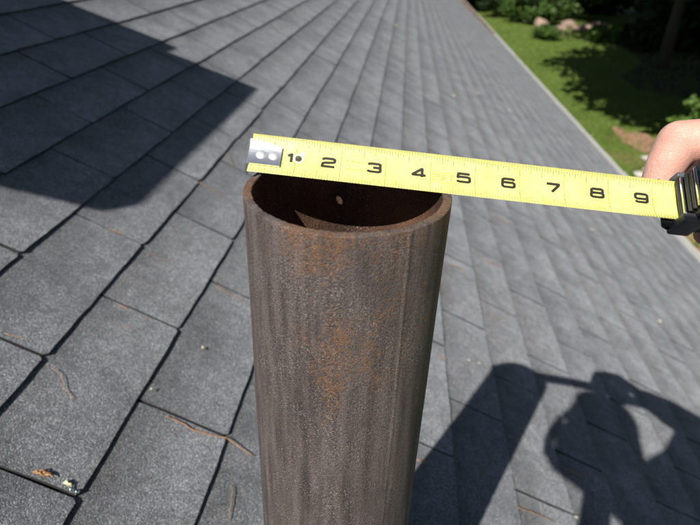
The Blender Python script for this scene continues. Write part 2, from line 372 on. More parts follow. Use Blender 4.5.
def rest_tabs():
    small = [tab_mesh(300 + s, (6, 2)) for s in range(6)]; dat = []
    for me in small:
        co = np.empty(len(me.vertices) * 3); me.vertices.foreach_get('co', co); co = co.reshape(-1, 3)
        uv = np.empty(len(me.loops) * 2); me.uv_layers[0].data.foreach_get('uv', uv)
        dat.append((co, [tuple(p.vertices) for p in me.polygons], uv, [p.material_index for p in me.polygons]))
    V = []; F = []; UV = []; TN = []; MI = []; off = 0
    for a, uc, vb in tabs[300:]:
        co, fs, uv, mi = dat[rng.randrange(6)]; MI += mi; m = np.array(tab_matrix(uc, vb, rng)); V.append(co @ m[:3, :3].T + m[:3, 3])
        F += [tuple(i + off for i in f) for f in fs]; off += len(co); UV.append(uv); TN += [rng.random()] * len(fs)
    me = bpy.data.meshes.new('distant_shingles'); me.from_pydata(np.concatenate(V).tolist(), [], F); me.update()
    l = me.uv_layers.new(name='UVMap'); l.data.foreach_set('uv', np.concatenate(UV))
    at = me.attributes.new('tone', 'FLOAT', 'FACE'); at.data.foreach_set('value', TN)
    me.materials.append(M_SH); me.materials.append(M_EDGE); me.polygons.foreach_set('material_index', MI)
    o = obj('distant_shingles', me, M_SH, roof); o['kind'] = 'stuff'
    for m in small: bpy.data.meshes.remove(m)
rest_tabs()

def eaves():
    xe, ze = RP(0, V_EAVE)[0], RP(0, V_EAVE)[2]
    # drip edge strip on the eaves, then the gutter hung below it
    vs, fs = [], []
    prof = [(-0.012, 0.004), (0.012, -0.006), (0.013, -0.035), (0.010, -0.035), (0.009, -0.010), (-0.012, 0.001)]
    for y in (U_MIN, U_MAX):
        vs += [(xe + a, y, ze + b - 0.008) for a, b in prof]
    n = len(prof); fs = [(i, (i + 1) % n, n + (i + 1) % n, n + i) for i in range(n)] + [tuple(range(n))[::-1], tuple(range(n, 2 * n))]
    obj('drip_edge', mesh('drip_edge', vs, fs), M_GUT, house)
    gp = [(0.016 + (a - 0.016) * 0.6, b) for a, b in [(0.016, -0.020), (0.016, -0.120), (0.080, -0.120), (0.112, -0.075), (0.118, -0.018), (0.126, -0.016), (0.128, -0.028), (0.121, -0.029), (0.115, -0.076), (0.082, -0.124), (0.013, -0.124), (0.013, -0.020)]]
    cuts = [U_MIN, 2.0, 4.9, 10.9, 16.9, U_MAX]
    for i in range(len(cuts) - 1):
        dz = (0.0, 0.004, -0.004, 0.006, -0.003)[i]; vs = []
        for y in (cuts[i] + 0.002, cuts[i + 1] - 0.002): vs += [(xe + a, y, ze + b + dz) for a, b in gp]
        n = len(gp); fs = [(i2, n + i2, n + (i2 + 1) % n, (i2 + 1) % n) for i2 in range(n)] + [tuple(range(n)), tuple(range(n, 2 * n))[::-1]]
        obj('gutter', mesh('gutter', vs, fs), M_GUT, house)
    box_obj('fascia', (xe - 0.022, U_MIN, ze - 0.19), (xe + 0.008, U_MAX, ze - 0.045), M_GUT, house)
    box_obj('wall', (2 * RP(0, V_RIDGE)[0] - xe + 0.4, U_MIN + 0.3, -0.1), (xe - 0.40, U_MAX - 0.3, ze - 0.10), M_WALL, house)
eaves()

def chimney():
    ch = box_obj('chimney', (-1.70, 0.0, 3.9), (-1.06, 0.81, ZC + 0.55), M_BRICK, house)
    bm = bmesh.new(); box_bm(bm, (-1.76, -0.107, ZC + 0.552), (-0.979, 0.868, ZC + 0.616), None, 0.008); box_bm(bm, (-1.76, 0.80, ZC + 0.556), (-1.17, 0.953, ZC + 0.612), None, 0.006)
    obj('chimney_crown', bm_mesh('chimney_crown', bm), M_CONC, ch)
chimney()

# ------------------------------------------------------------------ the vent pipe
PT = np.array([-0.023633, 0.288211, ZC - 0.120116]); RO = 2.25 * IN; RI = 2.06 * IN; PBASE = ZC - 0.72
def pipe():
    root = tag(empty('vent_pipe', (PT[0], PT[1], ZC - 0.687)), 'rusty brown steel vent pipe standing upright out of the roof', 'pipe')
    off = Vector(root.location); SEG = 640; vs = []; fs = []
    seam_a = math.radians(-90 + 38)
    def ridge(a):
        d = (a - seam_a + math.pi) % (2 * math.pi) - math.pi; s = d * RO
        return 0.00045 * math.exp(-(s / 0.0010) ** 2) - 0.00012 * math.exp(-((s + 0.0020) / 0.0010) ** 2)
    zr = [0.0] * SEG; rr = [0.0] * SEG; g = random.Random(5)
    ph = [g.uniform(0, 6.28) for _ in range(12)]
    for i in range(SEG):
        a = 2 * math.pi * i / SEG
        zr[i] = sum(0.00007 * math.sin(k * a + ph[j]) for j, k in enumerate((3, 7, 13, 29, 47, 83))) + g.uniform(-.00006, .00006)
        rr[i] = sum(0.00005 * math.sin(k * a + ph[j + 6]) for j, k in enumerate((5, 11, 23, 41, 67, 97))) + g.uniform(-.00005, .00005)
    NZ = 60; zs = [PBASE + (PT[2] - 0.0007 - PBASE) * (i / NZ) for i in range(NZ + 1)]
    rows = [('o', z) for z in zs] + [('c', 0), ('t', 0), ('m', 0), ('ic', 0)]
    for kind, z in rows:
        for i in range(SEG):
            a = 2 * math.pi * i / SEG; wv = 0.00012 * math.sin(a * 9 + z * 40) + 0.00015 * math.sin(a * 4 - z * 23)
            if kind == 'o': r = RO + ridge(a) * (0.8 + 0.4 * math.sin(z * 300)) + wv; zz = z + (zr[i] if z == zs[-1] else 0)
            elif kind == 'c': r = RO - 0.0004 + rr[i] * 2; zz = PT[2] - 0.0002 + zr[i]
            elif kind == 't': r = RO - 0.0008 + rr[i] * 2; zz = PT[2] + zr[i]
            elif kind == 'm': r = RI + 0.0005 + rr[i] * 2; zz = PT[2] + zr[i] * 0.5
            else: r = RI + rr[i]; zz = PT[2] - 0.0008 + zr[i]
            vs.append((PT[0] + r * math.cos(a) - off.x, PT[1] + r * math.sin(a) - off.y, zz - off.z))
    for j in range(len(rows) - 1):
        for i in range(SEG): fs.append((j * SEG + i, j * SEG + (i + 1) % SEG, (j + 1) * SEG + (i + 1) % SEG, (j + 1) * SEG + i))
    po = obj('pipe_wall', mesh('pipe_wall', vs, fs, True), M_RUST, root); po.data.set_sharp_from_angle(angle=math.radians(28))
    S2 = 160; vs = []; fs = []
    NB = 24
    for j in range(NB + 1):
        z = PT[2] - 0.0012 - j * (PT[2] - 0.0012 - PBASE) / NB
        for i in range(S2): a = 2 * math.pi * i / S2; vs.append((PT[0] + (RI + 0.00002) * math.cos(a) - off.x, PT[1] + (RI + 0.00002) * math.sin(a) - off.y, z - off.z))
    for j in range(NB):
        for i in range(S2): fs.append((j * S2 + i, j * S2 + (i + 1) % S2, (j + 1) * S2 + (i + 1) % S2, (j + 1) * S2 + i))
    fs.append(tuple(range(NB * S2, (NB + 1) * S2)))
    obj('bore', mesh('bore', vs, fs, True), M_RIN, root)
    # flashing collar and plate at the foot of the pipe
    bu, bv = PT[1], (PT[0] + H * ST) / CT; vs = []; fs = []; n = 64
    for ring, (rad, hh) in enumerate(((0.115, 0.0075), (0.115, 0.009), (0.085, 0.0095), (0.064, 0.05), (0.0585, 0.055))):
        for i in range(n):
            a = 2 * math.pi * i / n
            if ring < 3: p = RP(bu + rad * math.cos(a), bv + rad * math.sin(a) / CT, hh)
            else:
                x, y = PT[0] + rad * math.sin(a), PT[1] + rad * math.cos(a); zroof = ZC - (H + ST * (x)) / CT
                p = np.array([x, y, zroof + hh])
            vs.append(p - np.array(off))
    for j in range(4):
        for i in range(n): fs.append((j * n + i, j * n + (i + 1) % n, (j + 1) * n + (i + 1) % n, (j + 1) * n + i))
    obj('flashing', mesh('flashing', vs, fs, True), M_LEAD, root)
pipe()

# ------------------------------------------------------------------ the tape measure
TD = np.array([1.0, 0.05, -0.0676]); TD /= np.linalg.norm(TD)
TP0 = CAMP + np.array([-0.0797, 0.2878, -0.1146])
TILT = math.radians(39)
_sd = np.cross(TD, [0, 0, 1.0]); _sd /= np.linalg.norm(_sd); TA = -_sd * math.cos(TILT) + np.array([0, 0, 1.0]) * math.sin(TILT)
TA -= TD * (TD @ TA); TA /= np.linalg.norm(TA); TN = np.cross(TD, TA)
TW = 0.955; SAG = 0.10
tape = tag(empty('tape_measure', TP0 + TD * 11 * IN), 'yellow tape measure drawn out and hooked over the pipe rim', 'tape measure')
TOFF = np.array(tape.location)
def TPt(s, w, off=0.0):                          # inches along, inches across from the lower edge, mm above the printed face
    c = (w / TW - 0.5) * 2
    return TP0 + (TD * s + TA * w + TN * (SAG * c * c)) * IN + TN * off * 0.001 - TOFF
HOLE = (1.06, 0.50, 0.075)
def blade():
    NW = 20; L = 10.6; vs = []; fs = []
    # the printed sheet with a round hole punched near the first inch
    hs0, hs1, hw0, hw1 = 0.90, 1.22, TW * 7 / NW, TW * 14 / NW
    ss = sorted(set([round(x, 4) for x in np.linspace(0, hs0, 10)] + [round(x, 4) for x in np.linspace(hs0, hs1, 8)] + [round(x, 4) for x in np.linspace(hs1, L, 90)]))
    ws = [round(float(w), 4) for w in np.linspace(0, TW, NW + 1)]; idx = {}
    hw0, hw1 = ws[7], ws[14]
    for s in ss:
        for w in ws: idx[(s, w)] = len(vs); vs.append(TPt(s, w))
    for a, b in zip(ss, ss[1:]):
        for c, d in zip(ws, ws[1:]):
            if a > hs0 - 1e-3 and b < hs1 + 1e-3 and c > hw0 - 1e-3 and d < hw1 + 1e-3: continue
            fs.append((idx[(a, c)], idx[(b, c)], idx[(b, d)], idx[(a, d)]))
    wi = [w for w in ws if hw0 - 1e-3 <= w <= hw1 + 1e-3]; si = [x for x in ss if hs0 - 1e-3 <= x <= hs1 + 1e-3]
    o_pts = [(si[0], w) for w in wi] + [(x, wi[-1]) for x in si[1:]] + [(si[-1], w) for w in wi[::-1][1:]] + [(x, wi[0]) for x in si[::-1][1:-1]]
    o_idx = [idx[p] for p in o_pts]
    angs = [math.atan2(w - HOLE[1], x - HOLE[0]) for x, w in o_pts]; inner = []
    for a in angs: inner.append(len(vs)); vs.append(TPt(HOLE[0] + HOLE[2] * math.cos(a), HOLE[1] + HOLE[2] * math.sin(a)))
    n = len(o_idx)
    for i in range(n): fs.append((o_idx[i], inner[i], inner[(i + 1) % n], o_idx[(i + 1) % n]))
    me = mesh('blade', vs, fs, True); bm = bmesh.new(); bm.from_mesh(me); bmesh.ops.recalc_face_normals(bm, faces=bm.faces); bm.to_mesh(me); bm.free()
    me.set_sharp_from_angle(angle=math.radians(60)); o = obj('blade', me, M_TAPE, tape); sol = o.modifiers.new('thickness', 'SOLIDIFY'); sol.thickness = 0.00014; sol.offset = 0
    # curl the end steeply down into the case mouth is hidden by the mouth itself
    return o
bl = blade()
def strip_faces(vs, fs, p, q, wd, off, nsub=1):
    d = np.array(q) - np.array(p); L = np.hypot(*d); nn = np.array([-d[1], d[0]]) / max(L, 1e-9) * wd / 2; k0 = len(vs)
    for i in range(nsub + 1):
        c = np.array(p) + d * i / nsub; vs.append(TPt(*(c + nn), off)); vs.append(TPt(*(c - nn), off))
    for i in range(nsub): a = k0 + 2 * i; fs.append((a, a + 1, a + 3, a + 2))
def ticks():
    vs, fs = [], []
    for i in range(1, 16 * 10 + 4):
        s = i / 16; ln = 0.15
        if i % 16 == 0: strip_faces(vs, fs, (s, 0.0), (s, TW), 0.012, 0.10, 10); continue
        if i % 2 == 0: ln = 0.19
        if i % 4 == 0: ln = 0.25
        if i % 8 == 0: ln = 0.33
        if not (s < 0.62 and False): strip_faces(vs, fs, (s, 0.0), (s, ln * 0.8), 0.010, 0.10, 3)
        strip_faces(vs, fs, (s, TW), (s, TW - ln * 0.75), 0.014, 0.10, 3)
    for i in range(1, 32 * 10 + 8):
        if i % 2: strip_faces(vs, fs, (i / 32, TW), (i / 32, TW - 0.075), 0.011, 0.10, 2)
    obj('graduation_marks', mesh('graduation_marks', vs, fs), M_TICK, bl)
ticks()
GLY = {  # wide squared figures: polylines in a 1.0 x 0.78 box
    '1': [[(0.30, 0.60), (0.62, 0.78), (0.62, 0.0)]],
    '2': [[(0.05, 0.62), (0.10, 0.74), (0.22, 0.78), (0.80, 0.78), (0.93, 0.72), (0.95, 0.60), (0.93, 0.48), (0.82, 0.43), (0.18, 0.35), (0.07, 0.28), (0.05, 0.0), (0.97, 0.0)]],
    '3': [[(0.05, 0.64), (0.10, 0.75), (0.22, 0.78), (0.80, 0.78), (0.93, 0.72), (0.93, 0.48), (0.82, 0.41), (0.40, 0.41)], [(0.82, 0.41), (0.95, 0.34), (0.95, 0.08), (0.82, 0.0), (0.18, 0.0), (0.06, 0.05), (0.03, 0.16)]],
    '4': [[(0.72, 0.0), (0.72, 0.78), (0.66, 0.78), (0.03, 0.24), (0.03, 0.19), (1.0, 0.19)]],
    '5': [[(0.93, 0.78), (0.08, 0.78), (0.05, 0.42), (0.20, 0.48), (0.80, 0.48), (0.93, 0.42), (0.95, 0.10), (0.82, 0.0), (0.18, 0.0), (0.06, 0.04), (0.03, 0.14)]],
    '6': [[(0.94, 0.64), (0.88, 0.75), (0.78, 0.78), (0.20, 0.78), (0.07, 0.70), (0.05, 0.10), (0.18, 0.0), (0.82, 0.0), (0.95, 0.08), (0.95, 0.36), (0.82, 0.45), (0.10, 0.45)]],
    '7': [[(0.03, 0.78), (0.95, 0.78), (0.95, 0.70), (0.42, 0.0)]],
    '8': [[(0.20, 0.42), (0.08, 0.50), (0.08, 0.70), (0.20, 0.78), (0.80, 0.78), (0.92, 0.70), (0.92, 0.50), (0.80, 0.42), (0.20, 0.42), (0.05, 0.33), (0.05, 0.08), (0.18, 0.0), (0.82, 0.0), (0.95, 0.08), (0.95, 0.33), (0.80, 0.42)]],
    '9': [[(0.06, 0.14), (0.12, 0.03), (0.22, 0.0), (0.80, 0.0), (0.93, 0.08), (0.95, 0.68), (0.82, 0.78), (0.18, 0.78), (0.05, 0.70), (0.05, 0.42), (0.18, 0.33), (0.90, 0.33)]],
    'F': [[(0.05, 0.0), (0.05, 0.78), (0.95, 0.78)], [(0.05, 0.40), (0.80, 0.40)]], 'T': [[(0.0, 0.78), (1.0, 0.78)], [(0.5, 0.78), (0.5, 0.0)]]}
def glyph(ch, s0, w0, sx, sy, wd, mat, name, off=0.13):
    vs, fs = [], []; e = 0
    for pl in GLY[ch]:
        pts = [(s0 + x * sx, w0 + y / 0.78 * sy) for x, y in pl]
        for p, q in zip(pts, pts[1:]):
            strip_faces(vs, fs, p, q, wd, off + e, 2); e += 0.0006
        for c in pts[1:-1]:
            k = len(vs); m = 10; vs.append(TPt(*c, off + e))
            for i in range(m): a = 2 * math.pi * i / m; vs.append(TPt(c[0] + math.cos(a) * wd / 2, c[1] + math.sin(a) * wd / 2, off + e))
            fs += [(k, k + 1 + i, k + 1 + (i + 1) % m) for i in range(m)]; e += 0.0006
    return obj(name, mesh(name, vs, fs), mat, bl)
for i in range(1, 10):
    sx = 0.30
    if i == 1: glyph('1', 0.74, 0.39, 0.26, 0.20, 0.065, M_INK, 'numeral')
    else: glyph(str(i), i - 0.42 + (0.02 if i > 2 else 0), 0.385, sx, 0.20, 0.066, M_INK, 'numeral')
for n, ch in enumerate('25FT'): glyph(ch, 4.05 + n * 0.125, 0.36, 0.095, 0.15, 0.018, M_ORANGE, 'lettering')
def fine_print():
    vs, fs = [], []
    for w in (0.38, 0.58):
        for s in np.arange(2.12, 2.55, 0.11): strip_faces(vs, fs, (s, w), (s + 0.07, w), 0.022, 0.11, 1)
    for a, b in (((4.02, 0.31), (4.56, 0.31)), ((4.02, 0.56), (4.56, 0.56))): strip_faces(vs, fs, a, b, 0.012, 0.11, 1)
    obj('fine_print', mesh('fine_print', vs, fs), M_ORANGE, bl)
    vs, fs = [], []; n = 28
    for i in range(n):
        a = 2 * math.pi * i / n
        for r in (0.083, 0.118): vs.append(TPt(HOLE[0] + r * math.cos(a), HOLE[1] + r * math.sin(a), 0.19))
    fs = [(2 * i, 2 * i + 1, 2 * ((i + 1) % n) + 1, 2 * ((i + 1) % n)) for i in range(n)]
    obj('hole_ring', mesh('hole_ring', vs, fs), M_WHITE, bl)
fine_print()
def hook():
    # a curved plate on the blade, its lip bent down over the pipe's edge
    vs, fs = [], []; outline_w = (0.20, 0.80); ns, nw = 8, 8
    for i in range(ns + 1):
        s = -0.03 + 0.71 * i / ns; k = i / ns; w0, w1 = 0.20 + 0.0 * k, 0.82 - 0.12 * k
        for j in range(nw + 1): vs.append(TPt(s, w0 + (w1 - w0) * j / nw, 0.75))
    for i in range(ns):
        for j in range(nw): a = i * (nw + 1) + j; fs.append((a, a + nw + 1, a + nw + 2, a + 1))
    k0 = len(vs)
    for off, ds in ((0.75, -0.03), (0.2, -0.06), (-3.0, -0.065), (-9.0, -0.05)):
        for j in range(nw + 1):
            w = 0.12 + 0.76 * j / nw if off < 0 else 0.20 + 0.62 * j / nw
            vs.append(TPt(ds, w, off if off > 0 else off - 0.1 * 0))
    for i in range(3):
        for j in range(nw): a = k0 + i * (nw + 1) + j; fs.append((a, a + 1, a + nw + 2, a + nw + 1))
    o = obj('hook', mesh('hook', vs, fs, False), M_CHROME, tape); m = o.modifiers.new('thickness', 'SOLIDIFY'); m.thickness = 0.0009; m.offset = 1
    for s in (0.24, 0.52):
        bm = bmesh.new(); bmesh.ops.create_uvsphere(bm, u_segments=20, v_segments=10, radius=1)
        c = TPt(s, 0.46, 0.75 + 0.7); Mx = Matrix((list(TD), list(TA), list(TN))).transposed().to_4x4(); Mx.translation = Vector(c)
        for v in bm.verts: v.co = Mx @ Vector((v.co.x * 0.0030, v.co.y * 0.0030, v.co.z * 0.0011))
        obj('rivet', bm_mesh('rivet', bm, True), M_RIVET, o)
hook()
TM = Matrix((list(TD), list(TA), list(TN))).transposed().to_4x4()
def tbox(bm, s0, s1, w0, w1, n0, n1, bev=0.06):        # inches in the blade's own frame
    M = TM.copy(); M.translation = Vector(TP0 - TOFF)
    return box_bm(bm, (s0 * IN, w0 * IN, n0 * IN), (s1 * IN, w1 * IN, n1 * IN), M, bev * IN, 3)
def case():
    # side profile of the case in the plane of blade length and blade normal, swept across its width
    CS = -0.30
    prof = [(9.92, 0.30), (9.86, 0.95), (10.02, 1.55), (10.45, 2.15), (11.1, 2.45), (11.9, 2.45), (12.5, 2.1), (12.8, 1.5), (12.85, 0.5), (12.7, 0.0), (12.3, -0.16), (9.9, -0.16), (9.52, -0.14), (9.50, -0.06), (9.9, 0.0)]
    prof = [(a + CS, b) for a, b in prof]
    def sweep(name, prof, w0, w1, mat, parent, bev, inset=0.0):
        bm = bmesh.new(); a = [bm.verts.new(TP0 - TOFF + (TD * s + TA * w0 + TN * n) * IN) for s, n in prof]; b = [bm.verts.new(TP0 - TOFF + (TD * s + TA * w1 + TN * n) * IN) for s, n in prof]
        k = len(prof); fa = bm.faces.new(a[::-1]); fb = bm.faces.new(b)
        for i in range(k): bm.faces.new((a[i], a[(i + 1) % k], b[(i + 1) % k], b[i]))
        bmesh.ops.recalc_face_normals(bm, faces=bm.faces)
        if bev: bmesh.ops.bevel(bm, geom=list({e for f in (fa, fb) for e in f.edges}), offset=bev * IN, segments=3, affect='EDGES', profile=0.5)
        return obj(name, bm_mesh(name, bm, True), mat, parent)
    body = sweep('case', prof, -0.16, TW + 0.16, M_BLACK, tape, 0.08)
    shrink = [(11.2 + (s - 11.2) * 0.80, 1.15 + (n - 1.15) * 0.80) for s, n in prof[:11]]
    sweep('side_panel', shrink, TW + 0.155, TW + 0.20, M_CASEC, tape, 0.02); sweep('side_panel', shrink, -0.20, -0.155, M_CASEC, tape, 0.02)
    for k, (n0, n1, m) in enumerate(((0.16, 0.24, M_BLACK), (0.28, 0.38, M_CASEC), (0.44, 0.52, M_BLACK), (0.58, 0.66, M_BLACK), (0.72, 0.82, M_CASEC))):
        bm = bmesh.new(); tbox(bm, 9.46 + k * 0.012, 9.66, 0.01, TW - 0.02, n0, n1, 0.03); obj('grip_bar', bm_mesh('grip_bar', bm, True), m, tape)
    bm = bmesh.new(); tbox(bm, 9.76 + CS, 9.90 + CS, 0.12, 0.82, 1.02, 1.40, 0.05); obj('lock_button', bm_mesh('lock_button', bm, True), M_CASEC, tape)
    bm = bmesh.new(); tbox(bm, 9.36, 9.85, -0.24, -0.015, -0.22, 0.5, 0.07); tbox(bm, 9.45, 9.85, TW + 0.02, TW + 0.14, -0.22, 0.30, 0.05)
    obj('mouth_cheeks', bm_mesh('mouth_cheeks', bm, True), M_GREY, tape)
case()

# ------------------------------------------------------------------ the photographer
def hull_capsule(bm, a, b, ra, rb, seg=14):
    a, b = Vector(a), Vector(b); vs = []
    for c, r in ((a, ra), (b, rb)):
        x = bmesh.ops.create_uvsphere(bm, u_segments=seg, v_segments=max(6, seg // 2 + 1), radius=r)
        for v in x['verts']: v.co += c
        vs += x['verts']
    r = bmesh.ops.convex_hull(bm, input=vs)
    bad = [g for g in r['geom_interior'] if isinstance(g, bmesh.types.BMVert)] + [g for g in r['geom_unused'] if isinstance(g, bmesh.types.BMVert)]
    if bad: bmesh.ops.delete(bm, geom=list(set(bad)), context='VERTS')
def ellipsoid(bm, c, r, R=None, seg=20):
    x = bmesh.ops.create_uvsphere(bm, u_segments=seg, v_segments=seg // 2, radius=1)
    for v in x['verts']:
        p = Vector((v.co.x * r[0], v.co.y * r[1], v.co.z * r[2])); v.co = Vector(c) + (R @ p if R is not None else p)
def blend(name, builders, voxel, smooth):
    bm = bmesh.new(); builders(bm); o = bpy.data.objects.new(name, bm_mesh(name, bm)); C.objects.link(o)
    m = o.modifiers.new('r', 'REMESH'); m.mode = 'VOXEL'; m.voxel_size = voxel; m.use_smooth_shade = True
    s = o.modifiers.new('s', 'SMOOTH'); s.iterations = smooth; s.factor = 0.5
    dg = bpy.context.evaluated_depsgraph_get(); me = bpy.data.meshes.new_from_object(o.evaluated_get(dg))
    old = o.data; bpy.data.objects.remove(o); bpy.data.meshes.remove(old); me.name = name; return me
def join_meshes(name, ms):
    bm = bmesh.new()
    for m in ms: bm.from_mesh(m)
    for m in ms: bpy.data.meshes.remove(m)
    return bm_mesh(name, bm, True)
def A(x, y, z): return Vector((x, y, z + ZC))
def chain(bm, pts, radii, seg=14):
    for i in range(len(pts) - 1): hull_capsule(bm, pts[i], pts[i + 1], radii[i], radii[i + 1], seg)
HEADC = A(-0.040, -0.205, 0.205); HR = Matrix.Rotation(math.radians(-28), 3, 'X') @ Matrix.Rotation(math.radians(6), 3, 'Z')
def HP(x, y, z): return HEADC + HR @ Vector((x, y, z))
R_SH, R_EL, R_WR = A(0.208, -0.150, 0.078), A(0.362, 0.074, 0.0), A(0.280, 0.262, -0.090)
L_SH, L_EL, L_WR = A(-0.02, -0.365, -0.02), A(0.0, -0.26, -0.24), A(0.048, -0.050, -0.082)
NECK = A(0.075, -0.245, 0.085); CHEST = A(0.115, -0.320, -0.05); BELLY = A(0.08, -0.45, -0.31); HIP = A(0.09, -0.57, -0.47)
KN_R, KN_L, AN_R, AN_L = A(0.235, -0.19, -0.752), A(-0.055, -0.19, -0.606), A(0.225, -0.61, -0.748), A(-0.045, -0.61, -0.612)
def V(px, py, d): return Vector(P(px, py, d))
def right_hand(bm):
    wr = R_WR; el = R_EL
    chain(bm, [wr + (el - wr) * 0.45, wr + (el - wr) * 0.12, wr], [0.043, 0.032, 0.028], 18)
    idx = [V(762, 138, 0.318), V(679, 142, 0.328), V(665, 166, 0.3315), V(657, 184, 0.335)]
    mid = [V(772, 150, 0.335), V(700, 152, 0.349), V(690, 186, 0.352), V(683, 206, 0.350)]
    rng_ = [V(785, 172, 0.345), V(722, 178, 0.360), V(712, 212, 0.361), V(706, 234, 0.356)]
    lit = [V(800, 195, 0.350), V(748, 205, 0.365), V(738, 232, 0.364), V(734, 250, 0.358)]
    palm = [wr, V(800, 165, 0.325)]
    for f in (idx, mid, rng_, lit): chain(bm, [wr + (f[0] - wr) * 0.15, f[0]], [0.016, 0.0125], 14)
    hull_capsule(bm, idx[0] + (wr - idx[0]) * 0.1, lit[0] + (wr - lit[0]) * 0.1, 0.0125, 0.011)
    hull_capsule(bm, idx[0] + (wr - idx[0]) * 0.45, lit[0] + (wr - lit[0]) * 0.45, 0.014, 0.012)
    chain(bm, idx, [0.0132, 0.0124, 0.0108, 0.0092], 20); chain(bm, mid, [0.0118, 0.0102, 0.0090, 0.0078], 18)
    chain(bm, rng_, [0.0112, 0.0098, 0.0088, 0.0074], 14); chain(bm, lit, [0.010, 0.0088, 0.0078, 0.0066], 14)
    th = [wr + Vector((-0.01, -0.012, -0.006)), V(800, 215, 0.268), V(760, 232, 0.244), V(728, 236, 0.240)]
    chain(bm, th, [0.017, 0.0135, 0.0115, 0.0092], 14)
def left_hand(bm):
    wr = L_WR; el = L_EL
    chain(bm, [wr + (el - wr) * 0.5, wr + (el - wr) * 0.12, wr], [0.036, 0.027, 0.025], 16)
    def cp(x, y, z): return Vector(CAMP + RW @ np.array([x, y, z]))      # beside the camera it holds
    kn = [cp(-0.040 + 0.019 * k, -0.046 - 0.004 * k, 0.014 + 0.004 * k) for k in range(4)]      # knuckles under the camera's front edge
    for k, b in enumerate(kn): chain(bm, [wr + (b - wr) * 0.2, b], [0.016, 0.0115])
    hull_capsule(bm, kn[0], kn[3], 0.0115, 0.0105); hull_capsule(bm, kn[0] + (wr - kn[0]) * 0.5, kn[3] + (wr - kn[3]) * 0.5, 0.014, 0.012)
    chain(bm, [kn[0], cp(-0.060, -0.016, 0.018), cp(-0.062, 0.018, 0.026), cp(-0.046, 0.058, 0.034)], [0.0115, 0.0100, 0.0090, 0.0076])
    chain(bm, [kn[1], cp(-0.058, -0.022, 0.010), cp(-0.060, 0.004, 0.014), cp(-0.048, 0.020, 0.015)], [0.0112, 0.0098, 0.0088, 0.0074])
    chain(bm, [kn[2], cp(-0.030, -0.040, 0.004), cp(-0.036, -0.026, 0.006), cp(-0.040, -0.014, 0.012)], [0.0108, 0.0092, 0.0082, 0.0070])
    chain(bm, [kn[3], cp(0.006, -0.046, 0.010), cp(0.002, -0.036, 0.012), cp(-0.004, -0.030, 0.016)], [0.0098, 0.0084, 0.0075, 0.0064])
    chain(bm, [wr + Vector((0.005, -0.01, 0.012)), cp(0.035, -0.030, 0.062), cp(0.030, -0.004, 0.062), cp(0.024, 0.014, 0.060)], [0.016, 0.0130, 0.0110, 0.0088])
def body_core(bm):
    ellipsoid(bm, HP(0, 0, 0.018), (0.074, 0.092, 0.092), HR); ellipsoid(bm, HP(0, 0.022, -0.045), (0.060, 0.070, 0.068), HR); ellipsoid(bm, HP(0, 0.062, -0.095), (0.030, 0.026, 0.022), HR)
    chain(bm, [HP(0, 0.088, 0.020), HP(0, 0.112, -0.022)], [0.009, 0.015]); hull_capsule(bm, HP(-0.012, 0.098, -0.028), HP(0.012, 0.098, -0.028), 0.010, 0.010)
    hull_capsule(bm, HP(-0.020, 0.086, -0.062), HP(0.020, 0.086, -0.062), 0.009, 0.009); hull_capsule(bm, HP(-0.018, 0.084, -0.074), HP(0.018, 0.084, -0.074), 0.009, 0.009)
    hull_capsule(bm, HP(-0.045, 0.078, 0.034), HP(0.045, 0.078, 0.034), 0.014, 0.014)
    for s in (-1, 1): ellipsoid(bm, HP(s * 0.078, -0.008, -0.008), (0.009, 0.018, 0.032), HR)
    chain(bm, [HP(0, -0.025, -0.06), NECK + Vector((0, 0, -0.02))], [0.050, 0.052]); hull_capsule(bm, R_SH, L_SH, 0.052, 0.052)
    chain(bm, [CHEST, BELLY, HIP], [0.115, 0.115, 0.13]); chain(bm, [NECK, CHEST], [0.06, 0.115])
    for sh, el, wr in ((R_SH, R_EL, R_WR), (L_SH, L_EL, L_WR)): chain(bm, [sh, el, wr + (el - wr) * 0.40], [0.052, 0.046, 0.044])
    for s, kn, an in ((1, KN_R, AN_R), (-1, KN_L, AN_L)): chain(bm, [HIP + Vector((s * 0.09, 0, 0)), kn, an], [0.085, 0.052, 0.040])
